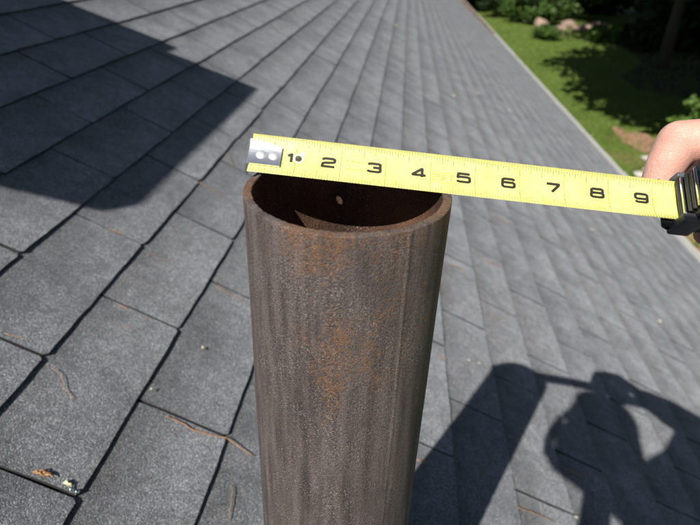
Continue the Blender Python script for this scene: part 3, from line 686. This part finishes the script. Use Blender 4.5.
def photographer():
    root = tag(empty('person', (0.09, -0.4, ZC - 0.74)), 'kneeling person holding the tape case, fingertips at the yellow blade', 'person')
    ms = [blend('a', right_hand, 0.0011, 6), blend('b', left_hand, 0.0018, 5), blend('c', body_core, 0.006, 4)]
    me = join_meshes('body', ms); me.transform(Matrix.Translation(-root.location))
    body = obj('body', me, M_SKIN, root)
    def part(name, fn, vox, sm, mat, parent=root):
        m = blend(name, fn, vox, sm); m.transform(Matrix.Translation(-root.location)); return obj(name, m, mat, parent)
    def shirt(bm):
        hull_capsule(bm, R_SH, L_SH, 0.066, 0.066); chain(bm, [CHEST + Vector((.05, 0, 0)), BELLY + Vector((.05, 0, 0)), HIP + Vector((.05, 0, .02))], [0.118, 0.118, 0.125]); chain(bm, [CHEST - Vector((.03, 0, 0)), BELLY - Vector((.05, 0, 0)), HIP - Vector((.05, 0, -.02))], [0.118, 0.118, 0.125])
        chain(bm, [NECK + Vector((0.02, -.02, -.03)), CHEST], [0.056, 0.118])
        hull_capsule(bm, NECK + Vector((0.02, 0.015, 0.03)), R_SH, 0.058, 0.068)
        for sh, el in ((R_SH, R_EL), (L_SH, L_EL)): chain(bm, [sh, sh + (el - sh) * 0.72], [0.068, 0.064])
    part('shirt', shirt, 0.006, 4, M_SHIRT)
    def jeans(bm):
        for s, kn, an in ((1, KN_R, AN_R), (-1, KN_L, AN_L)): chain(bm, [HIP + Vector((s * 0.08, -.01, -.02)), kn, kn + (an - kn) * 0.95], [0.130, 0.066, 0.054])
        hull_capsule(bm, HIP + Vector((.07, 0, 0)), HIP - Vector((.07, 0, 0)), 0.135, 0.135)
    part('jeans', jeans, 0.006, 4, M_JEAN)
    def hair(bm):
        ellipsoid(bm, HP(0, -0.012, 0.040), (0.083, 0.096, 0.085), HR); ellipsoid(bm, HP(0, -0.040, -0.005), (0.080, 0.072, 0.085), HR); ellipsoid(bm, HP(0.01, 0.050, 0.085), (0.055, 0.045, 0.028), HR)
    part('hair', hair, 0.005, 3, M_HAIR)
    for s in (-1, 1):
        bm = bmesh.new(); ellipsoid(bm, HP(s * 0.032, 0.0855, 0.010), (0.0125, 0.011, 0.010), HR); m = bm_mesh('eye', bm, True); m.transform(Matrix.Translation(-root.location)); obj('eye', m, M_EYE, root)
        def shoe(bm, s=s):
            an = AN_R if s > 0 else AN_L; chain(bm, [an + Vector((0, 0.02, 0.0)), an + Vector((0, -0.05, 0.005)), an + Vector((0, -0.12, -0.01)), an + Vector((0, -0.19, -0.015))], [0.046, 0.048, 0.042, 0.032])
        part('shoe', shoe, 0.005, 3, M_SHOE)
photographer()
def hand_camera():
    root = tag(empty('hand_camera', CAMP), 'small silver compact camera held up in front of the face', 'camera')
    R4 = Matrix([list(r) for r in RW])
    def cb(name, lo, hi, bev, mat, parent):
        bm = bmesh.new(); box_bm(bm, lo, hi, R4.to_4x4(), bev, 3); return obj(name, bm_mesh(name, bm, True), mat, parent)
    body = cb('camera_body', (-0.052, -0.030, 0.024), (0.052, 0.046, 0.050), 0.006, M_SILV, root)
    bm = bmesh.new()
    for r, z0, z1 in ((0.022, 0.016, 0.026), (0.018, 0.006, 0.018)):
        x = bmesh.ops.create_cone(bm, cap_ends=True, segments=40, radius1=r, radius2=r, depth=z1 - z0)
        for v in x['verts']: v.co = R4 @ (v.co + Vector((0, 0, (z0 + z1) / 2)))
    obj('lens_barrel', bm_mesh('lens_barrel', bm), M_SILV, root)
    bm = bmesh.new(); ellipsoid(bm, (0, 0, 0.006), (0.011, 0.011, 0.0012)); bm.transform(R4.to_4x4()); obj('lens', bm_mesh('lens', bm, True), M_GLASS, root)
    cb('flash', (-0.052, 0.014, 0.0225), (-0.034, 0.026, 0.025), 0.001, M_EYE, root); cb('screen', (-0.046, -0.022, 0.0495), (0.026, 0.036, 0.0510), 0.0005, M_GLASS, root)
    cb('shutter_button', (-0.046, 0.045, 0.032), (-0.034, 0.0490, 0.042), 0.001, M_CHROME, root)
hand_camera()

# ------------------------------------------------------------------ litter on the shingles
def twig(name, pxs, r, mat, label, cat, lift=0.0085, group=None):
    uvs = [roof_uv(*p) for p in pxs]; g = random.Random(int(sum(p[0] for p in pxs)))
    dense = []
    for (a, b), (c, d) in zip(uvs, uvs[1:]):
        for i in range(5): t = i / 5; dense.append((a + (c - a) * t + g.uniform(-.0005, .0005), b + (d - b) * t + g.uniform(-.0005, .0005)))
    dense.append(uvs[-1]); n = len(dense)
    pts = [RP(u, v, lift + r + 0.0006 * math.sin(i * 0.5)) for i, (u, v) in enumerate(dense)]; o = np.array(pts[n // 2])
    rad = [r * (0.55 + 0.45 * math.sin(math.pi * (i + 0.7) / (n + 0.4))) * g.uniform(0.85, 1.15) for i in range(n)]
    vs, fs = tube([p - o for p in pts], rad, 7); ob = obj(name, mesh(name, vs, fs, True), mat); ob.location = o
    tag(ob, label, cat, group or 'dry needles and twigs on the shingles'); return ob
TW_ = [
    ('twig', [(163, 420), (182, 428), (192, 434), (224, 442), (250, 459)], 0.0017, M_NEEDLE, 'long thin tan twig lying across a shingle corner left of the pipe foot'),
    ('pine_needle', [(50, 371), (60, 381), (64, 393), (72, 404)], 0.0008, M_NEEDLE, 'crooked orange needle alone on the large shingle at the left edge'),
    ('pine_needle', [(120, 327), (138, 333), (152, 339)], 0.0010, M_NEEDLE, 'short orange needle just below a tab slot, left of the pipe'),
    ('pine_needle', [(230, 488), (229, 505), (226, 524)], 0.0012, M_TWIG, 'straight tan needle pointing down the frame beside the lower pipe'),
    ('twig', [(108, 231), (118, 235), (128, 239)], 0.0018, M_NEEDLE, 'short rusty brown twig wedged in a slot below the chimney shadow'),
    ('twig', [(118, 308), (127, 312)], 0.0012, M_NEEDLE, 'tiny orange twig lying in the slot above the short orange needle'),
    ('twig', [(140, 319), (152, 325), (166, 331)], 0.0014, M_TWIG, 'tan litter twig filling the slot right of the short orange needle'),
    ('pine_needle', [(146, 256), (160, 259), (174, 266)], 0.0008, M_TWIG, 'faint pinkish needle on the shingle between two dark slots'),
    ('twig', [(214, 288), (230, 297), (246, 305)], 0.0014, M_TWIG, 'brown litter twig in the slot touching the left side of the pipe'),
    ('pine_needle', [(196, 185), (210, 192), (226, 201)], 0.0014, M_TWIG, 'pale pinkish needle just left of the pipe rim'),
    ('pine_needle', [(223, 155), (228, 161), (233, 169)], 0.0012, M_TWIG, 'short pale needle nearest to the hook end of the tape'),
    ('twig', [(3, 245), (13, 247), (24, 252)], 0.0018, M_TWIG, 'grey brown twig in the slot at the far left edge'),
    ('twig', [(4, 336), (25, 343), (46, 352)], 0.0016, M_TWIG, 'grey tan twig along the slot above the crooked orange needle'),
    ('pine_needle', [(490, 216), (500, 221), (508, 226)], 0.0022, M_NEEDLE, 'short orange needle on the roof just under the tape figure six'),
    ('pine_needle', [(480, 261), (490, 265), (502, 271)], 0.0018, M_NEEDLE, 'orange needle right of the pipe below the tape figure five'),
    ('pine_needle', [(448, 266), (455, 269), (462, 272)], 0.0018, M_NEEDLE, 'orange needle touching the right side of the pipe in view'),
    ('pine_needle', [(488, 315), (504, 322), (520, 330)], 0.0014, M_TWIG, 'reddish needle lying in the slot above the pipe shadow tip'),
    ('pine_needle', [(435, 358), (446, 362)], 0.0013, M_NEEDLE, 'tiny tan needle between the pipe and the pipe shadow'),
    ('twig', [(414, 463), (424, 466)], 0.0022, M_NEEDLE, 'stubby orange twig at the left edge of the pipe shadow'),
    ('twig', [(514, 510), (532, 516), (552, 524)], 0.0016, M_TWIG, 'tan twig in the sunny strip between both shadows at the bottom'),
    ('pine_needle', [(560, 470), (570, 474), (582, 480)], 0.0015, M_NEEDLE, 'orange needle running into the left edge of the photographer shadow'),
]
for nm, pxs, r, mt, lb in TW_: twig(nm, pxs, r * 0.50, mt, lb, 'needle' if 'needle' in nm else 'twig', 0.0045 if 'slot' in lb else 0.0075)
def tuft(px, py, label, seed, mat, spread=0.011, n=9, dirpx_=(54, 483)):
    g = random.Random(seed); u, v = roof_uv(px, py); u2, v2 = roof_uv(*dirpx_); d = np.array([u2 - u, v2 - v]); vs, fs = [], []; o = RP(u, v, 0.008)
    for i in range(n):
        t0 = g.uniform(0, 0.5); a = np.array([u, v]) + d * t0; b = np.array([u, v]) + d * (t0 + g.uniform(0.25, 0.6)) + np.array([g.uniform(-1, 1), g.uniform(-1, 1)]) * spread * 0.5
        x, y = tube([RP(*a, 0.006) - o, RP(*((a + b) / 2), 0.0115) - o, RP(*b, 0.009) - o], [0.0011, 0.0010, 0.0004], 5); k = len(vs); vs += x; fs += [tuple(i2 + k for i2 in f) for f in y]
    ob = obj('conifer_sprig', mesh('conifer_sprig', vs, fs, True), mat); ob.location = o; tag(ob, label, 'sprig')
tuft(31, 475, 'small orange dry conifer sprig in the slot at the lower left', 4, M_NEEDLE)
tuft(62, 486, 'yellowish bud scales beside the shiny nail heads', 8, M_FLAKE, 0.006, 6, (74, 492))
def flake(px, py, size, label, mat, seed, name='leaf_flake', cat='leaf bit', group='pale bits on the roof'):
    g = random.Random(seed); u, v = roof_uv(px, py); o = RP(u, v, 0.0095); a0 = g.uniform(0, 3.1); top = []; n = 9
    for i in range(n):
        a = 2 * math.pi * i / n; rr = size * (1.0 if i % 3 else 0.8) * g.uniform(0.8, 1.1); x, y = rr * math.cos(a) * 1.7, rr * math.sin(a) * 0.75
        top.append((u + x * math.cos(a0) - y * math.sin(a0), v + x * math.sin(a0) + y * math.cos(a0), 0.0105 + 0.25 * abs(x)))
    vs = [RP(u, v, 0.0095) - o] + [RP(*t) - o for t in top] + [RP(u, v, 0.0087) - o] + [RP(t[0], t[1], t[2] - 0.0008) - o for t in top]
    fs = [(0, 1 + i, 1 + (i + 1) % n) for i in range(n)] + [(n + 1, n + 2 + (i + 1) % n, n + 2 + i) for i in range(n)] + [(1 + i, n + 2 + i, n + 2 + (i + 1) % n, 1 + (i + 1) % n) for i in range(n)]
    ob = obj(name, mesh(name, vs, fs), mat); ob.location = o; tag(ob, label, cat, group)
for i, (x, y, s, lb) in enumerate([
    (590, 231, 0.011, 'pale leaf bit on the roof just under the tape figure eight'), (657, 323, 0.010, 'pale curled leaf bit on the roof at the far right'),
    (660, 258, 0.007, 'small tan leaf bit near the roof edge under the case'), (395, 27, 0.020, 'whitish leaf bit far up the roof, highest in the picture'),
    (476, 94, 0.018, 'whitish leaf bit on the roof above the tape figure five, right one'), (452, 97, 0.016, 'whitish leaf bit on the roof above the tape figure five, left one'),
    (200, 352, 0.0022, 'tiny white speck on the shingle left of the pipe'), (476, 366, 0.0030, 'white speck next to the tip of the pipe shadow'),
    (466, 363, 0.0024, 'fainter white speck left of its twin by the pipe shadow tip'), (148, 394, 0.0018, 'tiny pale speck beside a dark course line above the long twig'),
    (572, 520, 0.0032, 'white speck at the bottom beside the photographer shadow'), (508, 112, 0.012, 'tan leaf bit midway along the roof above the tape')]): flake(x, y, s, lb, M_FLAKE, 40 + i)
for (x, y, lb) in ((70, 493, 'shiny roofing nail head in the slot, left of the pair'), (75.5, 495.5, 'shiny roofing nail head in the slot, right of the pair')):
    bm = bmesh.new(); ellipsoid(bm, (0, 0, 0), (0.0027, 0.0027, 0.0016)); hull_capsule(bm, (0, 0, -0.001), (0, 0, -0.008), 0.001, 0.0008, 8)
    ob = obj('roofing_nail', bm_mesh('roofing_nail', bm, True), M_NAIL); ob.matrix_world = Matrix.Translation(Vector(RP(*roof_uv(x, y), 0.0085))) @ (RX @ Matrix.Rotation(0.5, 3, 'X')).to_4x4(); tag(ob, lb, 'nail', 'nail heads in the slot')
def litter():
    vs, fs = [], []
    for i in range(900):
        u = 13 + 10.5 * nr.random(); k = nr.random(); v = V_EAVE - 0.02 - 0.55 * k * k * (u - 12) / 11
        s = nr.uniform(0.012, 0.035); a = nr.uniform(0, 6.28); k0 = len(vs)
        for j in range(4):
            b = a + j * math.pi / 2; rr = s * (1.5 if j % 2 == 0 else 0.7); vs.append(RP(u + rr * math.cos(b), v + rr * math.sin(b), 0.010 + nr.uniform(0, 0.02)))
        fs.append((k0, k0 + 1, k0 + 2, k0 + 3))
    o = obj('leaf_litter', mesh('leaf_litter', vs, fs), M_LITTER); tag(o, 'brown fallen leaves gathered along the far eaves', 'leaf litter', None, 'stuff')
litter()

# ------------------------------------------------------------------ yard: trees, shrubs, stones
def leaf_cloud(clumps, per, size, rad, seed):
    g = np.random.default_rng(seed); n = len(clumps) * per
    c = np.repeat(np.array(clumps), per, 0); d = g.normal(0, 1, (n, 3)); d /= np.linalg.norm(d, axis=1)[:, None]
    p = c + d * (rad * g.random(n) ** 0.45)[:, None] * np.array([1, 1, 0.72])
    a = g.normal(0, 1, (n, 3)); a /= np.linalg.norm(a, axis=1)[:, None]; b = np.cross(a, g.normal(0, 1, (n, 3))); b /= np.linalg.norm(b, axis=1)[:, None]
    s = size * g.uniform(0.6, 1.3, n)[:, None]
    q = np.stack([p - a * s, p + b * s * 0.5 - a * s * 0.15, p + a * s, p - b * s * 0.5 + a * s * 0.1], 1).reshape(-1, 3)
    return q, np.arange(4 * n).reshape(-1, 4)
def tree(name, x, y, h, crown_c, crown_r, nclump, per, leaf, label, mat, seed, trunk_r=0.25, clr=1.1, cat='tree', group='trees round the lawn'):
    g = random.Random(seed); root = tag(empty(name, (x, y, 0)), label, cat, group); vs, fs = [], []
    def add(pts, rad, seg=9):
        a, b = tube(pts, rad, seg); k = len(vs); vs.extend(a); fs.extend([tuple(i + k for i in f) for f in b])
    top = h * 0.86; tp = [Vector((g.uniform(-.02, .02) * h * t, g.uniform(-.02, .02) * h * t, top * t)) for t in np.linspace(0, 1, 7)]
    add(tp, [trunk_r * (1.25 if i == 0 else 1 - 0.12 * i) for i in range(7)], 12)
    cl = []
    for i in range(nclump):
        while True:
            p = Vector((g.uniform(-1, 1), g.uniform(-1, 1), g.uniform(-1, 1)))
            if 0.25 < p.length < 1: break
        p = p * (p.length ** -0.35); q = Vector((p.x * crown_r[0], p.y * crown_r[1], crown_c + p.z * crown_r[2])); cl.append(tuple(q))
        if i < 14:
            z0 = max(0.2, min(top * 0.95, q.z * g.uniform(0.45, 0.8))); s = Vector((0, 0, z0)); m = s.lerp(q, 0.55) + Vector((0, 0, 0.05 * h)); add([s, m, q], [trunk_r * 0.38, trunk_r * 0.22, trunk_r * 0.05], 6)
    obj('trunk', mesh('trunk', vs, fs, True), M_BARK, root)
    q, f = leaf_cloud(cl, per, leaf, clr, seed); obj('crown', mesh('crown', q, f.tolist()), mat, root); return root
# tall shade trees between the sun and the dark corner of the yard
for i, (x, y, h, cc, cr, n, tr, lb) in enumerate([
    (9.6, 13.4, 15, 9.9, (7.2, 9.2, 4.8), 440, 0.34, 'tall shade tree right of the hand, crown above the picture'),
    (17.5, 15.5, 14, 9.0, (6.2, 6.2, 4.8), 120, 0.40, 'big shade tree beyond the right edge, nearest the hand'),
    (14.9, 25.0, 14, 9.4, (5.8, 5.8, 4.8), 120, 0.40, 'dark shade tree with a faint trunk in the black corner'),
    (11.1, 26.0, 15, 10.0, (4.8, 4.8, 4.8), 110, 0.22, 'slim shade tree whose trunk stands at the edge of the black shade'),
    (20.5, 28.0, 15, 9.0, (6.5, 6.5, 5.6), 120, 0.45, 'wide dark shade tree deep in the right background'),
    (14.8, 37.0, 15, 9.4, (5.8, 5.8, 5.2), 120, 0.36, 'dark shade tree standing right of the pinkish stones'),
    (24.0, 40.0, 15, 9.0, (6.5, 6.5, 6.0), 110, 0.42, 'dark shade tree near the upper right corner')]):
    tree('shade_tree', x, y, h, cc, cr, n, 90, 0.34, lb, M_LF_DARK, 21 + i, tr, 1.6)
ev = [(5.6, 47.5, 9, 'dark evergreen at the end of the roof edge'), (9.6, 51, 10, 'dark evergreen left of the stones, second along the hedge'), (14.5, 50, 10, 'dark evergreen behind the stones'), (19.5, 50, 11, 'dark evergreen in the black upper right'), (25.5, 49, 11, 'dark evergreen near the upper right corner'), (31.5, 47, 12, 'dark evergreen at the upper right corner'), (36, 56, 12, 'farthest dark evergreen at the upper right corner'), (2.5, 54, 10, 'dark evergreen hidden behind the roof end'), (15.8, 32.5, 5, 'low dark evergreen in the black shade, left one'), (20.0, 33.5, 5, 'low dark evergreen in the black shade, middle one'), (25.0, 34.0, 6, 'low dark evergreen in the black shade, right one')]
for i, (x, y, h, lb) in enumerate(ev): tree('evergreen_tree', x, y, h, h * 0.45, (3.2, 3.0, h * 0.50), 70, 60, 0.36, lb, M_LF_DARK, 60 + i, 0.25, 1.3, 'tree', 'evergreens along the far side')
def shrub(px, py, r, h, label, mat, seed, n=26, per=60, leaf=0.10, d=None):
    x, y = ground_xy(px, py); tree('shrub', x, y, h, h * 0.55, (r, r, h * 0.45), n, per, leaf, label, mat, seed, 0.03, r * 0.42, 'shrub', 'shrubs at the lawn edge')
shrub(698, 168, 0.70, 2.0, 'bright leafy shrub behind the hand', M_LF_LITE, 80, 34, 90, 0.075)
shrub(528, 24, 1.7, 2.6, 'sunlit green shrub beside the end of the eaves', M_LF_MID, 81, 26, 80, 0.17)
shrub(505, 18, 1.6, 2.0, 'darker shrub tight against the end of the eaves', M_LF_DARK, 82, 24, 70, 0.17)
shrub(562, 20, 1.8, 3.0, 'green shrub above the pinkish stones', M_LF_MID, 83, 26, 80, 0.17)
shrub(600, 42, 0.9, 0.7, 'low green plant in front of the pinkish stones', M_LF_LITE, 84, 18, 60, 0.12)
shrub(545, 40, 0.8, 0.6, 'low green plant left of the pinkish stones', M_LF_MID, 85, 16, 60, 0.12)
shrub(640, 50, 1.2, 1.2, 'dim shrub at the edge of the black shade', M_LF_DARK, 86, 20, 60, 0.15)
def stone(px, py, r, label, mat, seed, flat=0.7, group='stones edging the lawn'):
    g = random.Random(seed); x, y = ground_xy(px, py); bm = bmesh.new(); bmesh.ops.create_icosphere(bm, subdivisions=3, radius=1)
    ds = [(Vector((g.gauss(0, 1), g.gauss(0, 1), g.gauss(0, 1))).normalized(), g.uniform(0.55, 0.85)) for _ in range(9)]
    for v in bm.verts:
        for d, c in ds:
            e = v.co.dot(d) - c
            if e > 0: v.co -= d * e * 0.85
        v.co = Vector((v.co.x * r * 1.25, v.co.y * r, v.co.z * r * flat + r * flat * 0.55))
    o = obj('stone', bm_mesh('stone', bm, True), mat); o.location = (x, y, 0); o.rotation_euler.z = g.uniform(0, 6); tag(o, label, 'stone', group)
for i, (x, y, r, lb) in enumerate([(541, 27, .50, 'pinkish stone, leftmost of the sunlit row'), (551, 35, .42, 'flat pinkish stone, lowest left of the sunlit row'), (560, 35, .46, 'broad pinkish stone in the middle of the sunlit row'), (569, 28, .46, 'rounded pinkish stone, top of the sunlit row'), (577, 33, .40, 'pinkish stone right of the rounded top one'), (586, 31, .38, 'small pinkish stone third from the right'), (595, 29, .42, 'pinkish stone second from the right'), (603, 28, .34, 'smallest pinkish stone at the shaded right end')]): stone(x, y, r, lb, M_STONE, 90 + i, 0.75)
for i, (x, y, r, lb) in enumerate([(645, 160, .11, 'pale grey stone on the lawn left of the finger'), (638, 176, .12, 'pale grey stone nearest the tape edge below the finger'), (648, 172, .11, 'pale stone half behind the finger')]): stone(x, y, r, lb, M_STONE2, 110 + i, 0.7, 'pale stones by the lawn')
